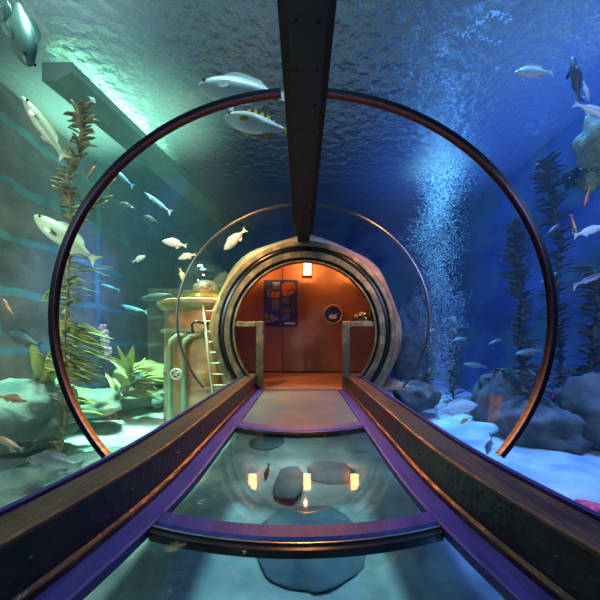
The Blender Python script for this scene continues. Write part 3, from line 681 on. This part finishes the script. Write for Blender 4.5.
kelp([P(556, 420, 5.0), P(560, 360, 5.0), P(556, 300, 5.0), P(560, 240, 5.0), P(550, 190, 5.0), P(545, 160, 5.0)], 200, 0.26, 0.13, 'kelpdark', 'tall dim kelp column just outside the right side of the large ring', seed=14, group=KR, up=.4, thick=0.03, flat=1)
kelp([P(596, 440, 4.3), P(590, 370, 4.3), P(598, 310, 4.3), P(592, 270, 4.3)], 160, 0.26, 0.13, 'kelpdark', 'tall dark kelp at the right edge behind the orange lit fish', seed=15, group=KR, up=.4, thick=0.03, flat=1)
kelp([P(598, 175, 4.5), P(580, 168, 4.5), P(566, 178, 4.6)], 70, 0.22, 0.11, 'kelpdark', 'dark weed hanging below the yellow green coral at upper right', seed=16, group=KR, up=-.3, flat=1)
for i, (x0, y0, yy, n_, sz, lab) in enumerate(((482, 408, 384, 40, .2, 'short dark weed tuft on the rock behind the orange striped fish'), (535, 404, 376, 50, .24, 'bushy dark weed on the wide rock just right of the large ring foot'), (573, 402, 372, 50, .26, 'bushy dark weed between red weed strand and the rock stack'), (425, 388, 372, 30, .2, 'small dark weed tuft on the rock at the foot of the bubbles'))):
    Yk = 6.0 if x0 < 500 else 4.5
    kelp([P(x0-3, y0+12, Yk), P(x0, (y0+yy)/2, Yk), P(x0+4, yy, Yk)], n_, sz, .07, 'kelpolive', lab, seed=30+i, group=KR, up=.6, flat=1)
b = MB(); b.tube([P(542, 408, 4.6), P(556, 396, 4.55), P(566, 392, 4.5), P(578, 380, 4.5), P(590, 366, 4.45), P(604, 356, 4.4)], [.03, .035, .03, .04, .035, .03], 8)
rnd = random.Random(3)
for i in range(30):
    t = rnd.random(); q = P(542+62*t, 408-52*t+rnd.uniform(-5, 5), 4.5); b.ico(q, 0.022, 1)
tag(b.build('red_weed_strand', M['redrope'], smooth=True), 'dark red knobbly weed strand slanting up at right over the rocks', 'seaweed')
b = MB()
for i, (x0, y0, x1, y1) in enumerate(((552, 468, 602, 464), (565, 483, 600, 485), (588, 472, 596, 490))):
    b.tube([P(x0, y0, 3.75), P((x0+x1)/2, (y0+y1)/2-2, 3.7), P(x1, y1, 3.65)], 0.014, 6)
tag(b.build('driftwood', M['rockdark'], smooth=True), 'thin dark branched driftwood lying on the blue sand at right edge', 'driftwood')
# starfish, and a knobbly stand-in for an unidentified pink patch
c = P(592, 506, 2.75); c.z = sand_h(c.x, c.y)+0.02; b = MB()
ctr = []
for k in range(5):
    a = k*2*PI/5+0.3
    b.tube([(0, 0, 0.03), (math.cos(a)*.06, math.sin(a)*.06, 0.03), (math.cos(a)*.17, math.sin(a)*.17, 0.005)], [.045, .035, .01], 8)
b.ico((0, 0, .03), 0.05, 2)
o = b.build('starfish', M['redstar'], smooth=True); o.location = (c.x, c.y, c.z); tag(o, 'red pink starfish on the sand beside the right rail edge', 'starfish')
rnd = random.Random(8)
b = MB()
for i in range(70):
    t = i/69; q = P(102+6*t+rnd.uniform(-3.5, 3.5), 325+31*t, 6.6); b.ico(q+Vector((0, rnd.uniform(-.04, .04), 0)), rnd.uniform(.022, .048), 1, .4, 3, i)
b.tube([P(102, 326, 6.6), P(105, 340, 6.62), P(108, 356, 6.6)], [.045, .08, .045], 8)
tag(b.build('pink_patch', M['pink'], smooth=True), 'upright pink and white mottled stand-in patch in front of the stone wall', 'sponge')  # sponge shape added for an unidentified pink patch
c = P(541, 166, 5.75); b = MB(); b.ico((0, 0, 0), 1, 3, .15, 2, 2, (0.11, 0.08, 0.055)); o = b.build('pale_pebble', M['white'], smooth=True); o.location = c
tag(o, 'small pale oval shell clinging at upper right, near the wall line', 'shell')

# ------------------------------------------------------------------ bubble plume
rnd = random.Random(5)
b = MB()
oct_f = [(0, 2, 4), (2, 1, 4), (1, 3, 4), (3, 0, 4), (2, 0, 5), (1, 2, 5), (3, 1, 5), (0, 3, 5)]
def octa(c, r): b.add([c+Vector(q)*r for q in ((1, 0, 0), (-1, 0, 0), (0, 1, 0), (0, -1, 0), (0, 0, 1), (0, 0, -1))], oct_f)
sp = [(420, 436), (395, 438), (350, 441), (300, 441), (262, 436), (230, 434), (200, 441), (170, 445), (130, 440)]
for i in range(17000):
    t = rnd.random()**0.9*(len(sp)-1); k = min(int(t), len(sp)-2); u = t-k
    py = sp[k][0]*(1-u)+sp[k+1][0]*u; px = sp[k][1]*(1-u)+sp[k+1][1]*u
    sg = 6+7*(t/(len(sp)-1)) + 3*math.sin(t*3)
    px += rnd.gauss(0, sg); q = P(px, py, 6.5); q.y += rnd.gauss(0, .22)
    if q.z > ZW-0.05 or q.z < -0.7: continue
    octa(q, rnd.uniform(0.004, 0.010))
tag(b.build('bubble_plume', M['bubble']), 'rising column of pale cyan air bubbles right of the doorway', 'bubbles', kind='stuff')
b = MB()  # bubble shapes added to stand for caustic light specks
for (x0, y0, x1, y1) in ((400, 30, 420, 95), (405, 78, 455, 82), (450, 85, 455, 115), (470, 30, 492, 12), (493, 12, 510, 18), (440, 55, 446, 48), (425, 10, 415, 40), (375, 60, 380, 72), (360, 5, 400, 10), (455, 35, 500, 42)):
    for i in range(26):
        t = rnd.random(); q = P(x0+(x1-x0)*t+rnd.gauss(0, 2), y0+(y1-y0)*t+rnd.gauss(0, 2), 1); d = q-Vector((0, 0, H)); q = Vector((0, 0, H))+d*((ZW-0.06-H)/d.z) if d.z > 0.62 else q*4.2
        octa(q, rnd.uniform(.006, .018))
tag(b.build('caustic_flecks', M['bubble']), 'scattered bubble flecks standing in for caustic specks under the water surface at upper right', 'bubbles', kind='stuff')

# ------------------------------------------------------------------ fish
def fish_mat(name, back, belly, rough=0.35, stripe=None, metal=0.25):
    m = bpy.data.materials.new(name); m.use_nodes = True; nt = m.node_tree; N = nt.nodes; L = nt.links; b = N['Principled BSDF']
    tc = N.new('ShaderNodeTexCoord'); sp = N.new('ShaderNodeSeparateXYZ'); L.new(tc.outputs['Generated'], sp.inputs[0])
    n = N.new('ShaderNodeTexNoise'); n.inputs['Scale'].default_value = 7; L.new(tc.outputs['Generated'], n.inputs['Vector'])
    ma = N.new('ShaderNodeMath'); ma.operation = 'MULTIPLY_ADD'; ma.inputs[1].default_value = 0.35; L.new(n.outputs[0], ma.inputs[0]); L.new(sp.outputs[2], ma.inputs[2])
    r = N.new('ShaderNodeValToRGB'); r.color_ramp.elements[0].position = 0.45; r.color_ramp.elements[0].color = (*belly, 1)
    r.color_ramp.elements[1].position = 0.95; r.color_ramp.elements[1].color = (*back, 1); L.new(ma.outputs[0], r.inputs[0])
    src = r.outputs[0]
    if stripe:
        wv = N.new('ShaderNodeTexWave'); wv.inputs['Scale'].default_value = 1.6; wv.bands_direction = 'X'; L.new(tc.outputs['Generated'], wv.inputs['Vector'])
        r2 = N.new('ShaderNodeValToRGB'); r2.color_ramp.interpolation = 'CONSTANT'; r2.color_ramp.elements[1].position = 0.6; L.new(wv.outputs[0], r2.inputs[0])
        mx = N.new('ShaderNodeMixRGB'); L.new(r2.outputs[0], mx.inputs[0]); L.new(src, mx.inputs[1]); mx.inputs[2].default_value = (*stripe, 1); src = mx.outputs[0]
    L.new(src, b.inputs['Base Color']); b.inputs['Roughness'].default_value = rough; b.inputs['Metallic'].default_value = metal
    return m
FM = {
 'pale': fish_mat('fish_pale', (0.55, 0.55, 0.32), (0.9, 0.87, 0.62), metal=0),
 'silver': fish_mat('fish_silver', (0.45, 0.5, 0.5), (0.8, 0.85, 0.85), metal=0),
 'white': fish_mat('fish_white', (0.75, 0.72, 0.68), (0.98, 0.98, 0.95), metal=0),
 'grey': fish_mat('fish_grey', (0.09, 0.09, 0.10), (0.36, 0.35, 0.38)),
 'dark': fish_mat('fish_dark', (0.05, 0.07, 0.09), (0.16, 0.18, 0.18)),
 'blue': fish_mat('fish_blue', (0.05, 0.30, 0.8), (0.45, 0.85, 0.95)),
 'brown': fish_mat('fish_brown', (0.32, 0.12, 0.07), (0.5, 0.26, 0.14)),
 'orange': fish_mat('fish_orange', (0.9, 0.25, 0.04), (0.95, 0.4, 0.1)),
 'clown': fish_mat('fish_striped', (1.0, 0.42, 0.03), (1.0, 0.55, 0.05), stripe=(0.02, 0.01, 0.0), metal=0),
 'teal': fish_mat('fish_teal', (0.06, 0.16, 0.15), (0.28, 0.38, 0.32)),
 'stripe': fish_mat('fish_banded', (0.08, 0.05, 0.12), (0.75, 0.75, 0.85)),
}
SH = {  # t, top, bottom, half-width   (fractions of the length)
 'bream': [(0, 0, 0, .004), (.04, .045, -.04, .03), (.12, .10, -.085, .055), (.25, .155, -.13, .07), (.4, .17, -.15, .072), (.55, .145, -.13, .06), (.68, .095, -.09, .042), (.78, .05, -.05, .024), (.85, .034, -.034, .014), (.87, .034, -.034, .010)],
 'bass': [(0, 0, 0, .006), (.04, .03, -.03, .03), (.12, .065, -.06, .055), (.25, .1, -.095, .072), (.4, .11, -.11, .075), (.55, .095, -.095, .062), (.68, .068, -.065, .044), (.78, .042, -.04, .026), (.85, .03, -.03, .015), (.88, .03, -.03, .010)],
 'slim': [(0, 0, 0, .004), (.05, .018, -.018, .018), (.15, .04, -.04, .035), (.3, .055, -.055, .045), (.5, .055, -.055, .042), (.68, .038, -.038, .028), (.8, .022, -.022, .014), (.88, .014, -.014, .008)],
 'heavy': [(0, .0, -.0, .01), (.03, .045, -.045, .045), (.1, .09, -.09, .08), (.22, .135, -.14, .11), (.4, .15, -.155, .12), (.55, .125, -.125, .095), (.7, .08, -.075, .06), (.8, .045, -.042, .034), (.87, .032, -.032, .018)],
}
def fan(pts, th=0.004):
    n = len(pts); v = [Vector((x, -th/2, z)) for x, z in pts]+[Vector((x, th/2, z)) for x, z in pts]
    return v, [tuple(range(n)), tuple(range(n, 2*n))[::-1]]+[(i, (i+1) % n, n+(i+1) % n, n+i) for i in range(n)]
NF = [0]
def fish(head, tail, Y, shape, m, label, dY=0.0, roll=0, finm=None, name=None, bend=0.0, group=None, flipz=False):
    a = P(head[0], head[1], Y); c = P(tail[0], tail[1], Y+dY)
    d = c-a; Ln = d.length; mm = FM[m]; fm = FM[finm or m]
    sec = []; n = 14; S = SH[shape]
    def mid(t): return bend*math.sin(t*PI*1.2)
    for t, top, bot, hw in S:
        q = []
        for k in range(n):
            an = 2*PI*k/n; ca, sa = math.cos(an), math.sin(an)
            z = (top if sa > 0 else -bot)*sa
            q.append(Vector((t, hw*ca*(1-0.25*abs(sa))+mid(t), z)))
        sec.append(q)
    # interpolate for smoothness
    b = MB(); b.loft(sec); b.v = [q*Ln for q in b.v]
    o = b.build(name or 'fish', mm, smooth=True)
    sub = o.modifiers.new('smooth', 'SUBSURF'); sub.levels = 1; sub.render_levels = 1
    tt = S[-1]; mt = S[4]
    def part(nm, pts, mat_, off=Vector((0, 0, 0)), rot=None, th=0.006):
        v, f = fan(pts, th); 
        if rot: v = [rot @ q for q in v]
        v = [(q+off)*Ln for q in v]
        p = mesh_obj(nm, v, f, mat_, o); return p
    h = tt[1]
    by = mid(.88)
    part('tail_fin', [(.85, -h), (.91, -.05), (1.0, -.115), (.965, -.03), (.955, 0), (.965, .03), (1.0, .115), (.91, .05), (.85, h)], fm, Vector((0, by, 0)))
    T = mt[1]
    part('dorsal_fin', [(.25, T*.88), (.31, T*1.2), (.4, T*1.38), (.52, T*1.22), (.66, T*.95), (.72, T*.5), (.5, T*.8)], fm, Vector((0, mid(.45), 0)))
    part('anal_fin', [(.56, -T*.7), (.6, -T*1.15), (.66, -T*1.0), (.74, -T*.5), (.66, -T*.5)], fm, Vector((0, mid(.65), 0)))
    hw = mt[3]
    for s in (-1, 1):
        rot = Matrix.Rotation(s*0.5, 3, 'Z')
        part('pectoral_fin', [(0, 0), (.06, .03), (.15, .0), (.14, -.05), (.05, -.04)], fm, Vector((.23, s*hw*.9, -T*.3)), rot)
        e = MB(); e.ico((.085*Ln, (s*S[2][3]*.78+mid(.08))*Ln, S[2][1]*.35*Ln), .018*Ln, 2); e.build('eye', M['eye'], o, True)
    X = d.normalized(); Z = Vector((0, 0, 1))
    if abs(X.z) > 0.85: Z = Vector((-1 if X.x*X.z > 0 else 1, 0, 0))
    if flipz: Z = -Z
    Yv = Z.cross(X).normalized(); Z = X.cross(Yv).normalized()
    R3 = Matrix((X, Yv, Z)).transposed()
    R3 = R3 @ Matrix.Rotation(roll, 3, 'X')
    o.matrix_world = Matrix.Translation(a) @ R3.to_4x4()
    tag(o, label, 'fish', group); return o
G = 'fish swimming round the tunnel'
F_ = [
 ((22, 96), (66, 160), 3.0, 'bass', 'pale', 'pale green silver fish diving head up at upper left, outside the large ring', dict(dY=.2)),
 ((34, 215), (98, 262), 2.9, 'heavy', 'pale', 'creamy yellow fish crossing behind the left side of the large ring', dict(dY=.2)),
 ((197, 87), (292, 97), 2.9, 'heavy', 'white', 'big white fish overhead left of the beam, upper of the pair', dict(dY=.1)),
 ((223, 117), (294, 132), 3.1, 'heavy', 'white', 'smaller white fish with yellow fins overhead, lower of the pair by the beam', dict(dY=.1, finm='clown')),
 ((28, 66), (16, -6), 2.7, 'heavy', 'teal', 'large mottled teal fish pointing down in the top left corner', dict(dY=.1)),
 ((6, 0), (10, 30), 3.0, 'bream', 'teal', 'turquoise fish cut off by the top left corner', {}),
 ((162, 241), (187, 246), 4.6, 'bream', 'silver', 'small silver green fish above the tower dome, uppermost of three', {}),
 ((178, 259), (196, 254), 4.6, 'bream', 'silver', 'tiny pale fish touching the thin ring, middle of three above the dome', {}),
 ((184, 283), (180, 268), 4.6, 'bream', 'pale', 'tiny pale fish seen head down left of the clear dome', {}),
 ((224, 250), (246, 229), 4.9, 'heavy', 'silver', 'silver fish slanting upward inside the thin ring above the dome', {}),
 ((146, 256), (132, 262), 4.4, 'bream', 'silver', 'tiny pale fish left of the dome in front of dark wall', {}),
 ((112, 167), (134, 187), 3.9, 'slim', 'blue', 'slim bright blue fish near upper left of the ring, left of two', {}),
 ((144, 192), (172, 213), 4.1, 'slim', 'blue', 'slim bright blue fish near upper left of the ring, right of two', {}),
 ((120, 305), (148, 312), 4.6, 'slim', 'blue', 'thin glowing blue fish level with the tower rim', {}),
 ((100, 284), (120, 290), 4.5, 'slim', 'blue', 'faint blue slim fish beside the long blue wall joint', {}),
 ((132, 374), (144, 378), 5.4, 'bream', 'blue', 'tiny blue fish low down above the kelp bed', {}),
 ((118, 203), (136, 209), 4.3, 'bream', 'dark', 'small dark disc shaped fish high left, upper of two dark ones', {}),
 ((143, 216), (158, 222), 4.3, 'bream', 'dark', 'small dark disc shaped fish high left, lower of two dark ones', {}),
 ((140, 299), (175, 294), 4.9, 'bass', 'dark', 'dark long fish left of the thin ring at the tower rim height', {}),
 ((6, 333), (42, 346), 3.4, 'bream', 'dark', 'dark fish by the left edge in front of the stone blocks', {}),
 ((27, 459), (84, 466), 3.0, 'bream', 'grey', 'big grey fish cruising low over the sand just outside the left rail', {}),
 ((98, 163), (86, 178), 3.5, 'slim', 'orange', 'small orange fish by the golden kelp stalk', {}),
 ((118, 176), (108, 188), 3.8, 'slim', 'brown', 'small reddish fish just inside the ring near golden kelp', {}),
 ((28, 401), (-4, 396), 3.3, 'bass', 'brown', 'red brown fish in front of the big teal boulder at left edge', {}),
 ((-6, 436), (24, 450), 3.2, 'bass', 'brown', 'brown fish at left edge above the dark boulder', {}),
 ((96, 103), (88, 96), 4.2, 'bream', 'white', 'tiny round whitish fish high up near the green ledge', {}),
 ((2, 298), (14, 316), 3.4, 'bass', 'brown', 'small brownish fish at left edge, halfway up the stone wall', {}),
 ((514, 73), (554, 72), 3.6, 'bream', 'silver', 'silver fish alone at upper right with forked tail', {}),
 ((572, 57), (580, 103), 3.6, 'bass', 'dark', 'dark fish standing head up at upper right', {}),
 ((589, 101), (583, 80), 3.8, 'bass', 'silver', 'small pale blue fish beside the dark upright fish', {}),
 ((616, 120), (573, 103), 3.3, 'bass', 'silver', 'grey silver fish leaving the frame at upper right edge', {}),
 ((606, 226), (573, 236), 3.4, 'bass', 'silver', 'silver grey fish swimming out at right edge with orange glints', {}),
 ((608, 272), (572, 286), 3.2, 'slim', 'stripe', 'slim dark and white striped fish at the right edge', dict(dY=-.1)),
 ((515, 354), (543, 350), 4.8, 'bass', 'teal', 'greenish fish passing the dark kelp inside the right of the ring', {}),
 ((463, 364), (487, 367), 5.6, 'bass', 'teal', 'small dim greenish fish right of the bubble column', {}),
 ((502, 339), (488, 344), 5.6, 'bass', 'teal', 'small dim fish mid right above the greenish one', {}),
 ((467, 338), (450, 341), 5.8, 'bass', 'teal', 'faint small fish just right of the bubbles', {}),
 ((478, 405), (436, 411), 4.6, 'bream', 'silver', 'grey silver fish with dark eye low behind right rail', {}),
 ((460, 424), (470, 417), 4.4, 'bream', 'clown', 'tiny bright orange black striped fish near the reef', {}),
 ((487, 455), (492, 436), 4.0, 'bream', 'grey', 'small grey fish nosing down over the sand at right', {}),
 ((558, 272), (540, 282), 4.4, 'bass', 'teal', 'dim teal fish outside right of the large ring', {}),
 ((512, 397), (538, 402), 5.0, 'bass', 'dark', 'dim dark fish at the foot of the dark kelp', {}),
 ((560, 224), (545, 236), 4.5, 'bass', 'dark', 'dark shadowy fish upper right outside the ring', {}),
 ((584, 207), (590, 186), 4.3, 'slim', 'orange', 'orange fish shape standing in for a lamp reflection near the right edge, upper one', {}),  # orange shapes added in place of lamp reflections on the glass
 ((577, 236), (571, 214), 4.2, 'slim', 'orange', 'orange fish shape standing in for a lamp reflection near the right edge, lower one', {}),
 ((512, 196), (500, 182), 4.5, 'slim', 'orange', 'thin orange fish shape standing in for a lamp reflection on the upper right of the ring', {}),
 ((265, 482), (269, 463), 3.2, 'bass', 'brown', 'dark reddish fish seen through the middle glass pane', {}),
 ((437, 329), (424, 333), 6.0, 'slim', 'brown', 'thin reddish fish right of the round doorway', {}),
]
for h_, t_, Y_, s_, m_, l_, kw in F_: fish(h_, t_, Y_, s_, m_, l_, name='fish', group=G, **kw)
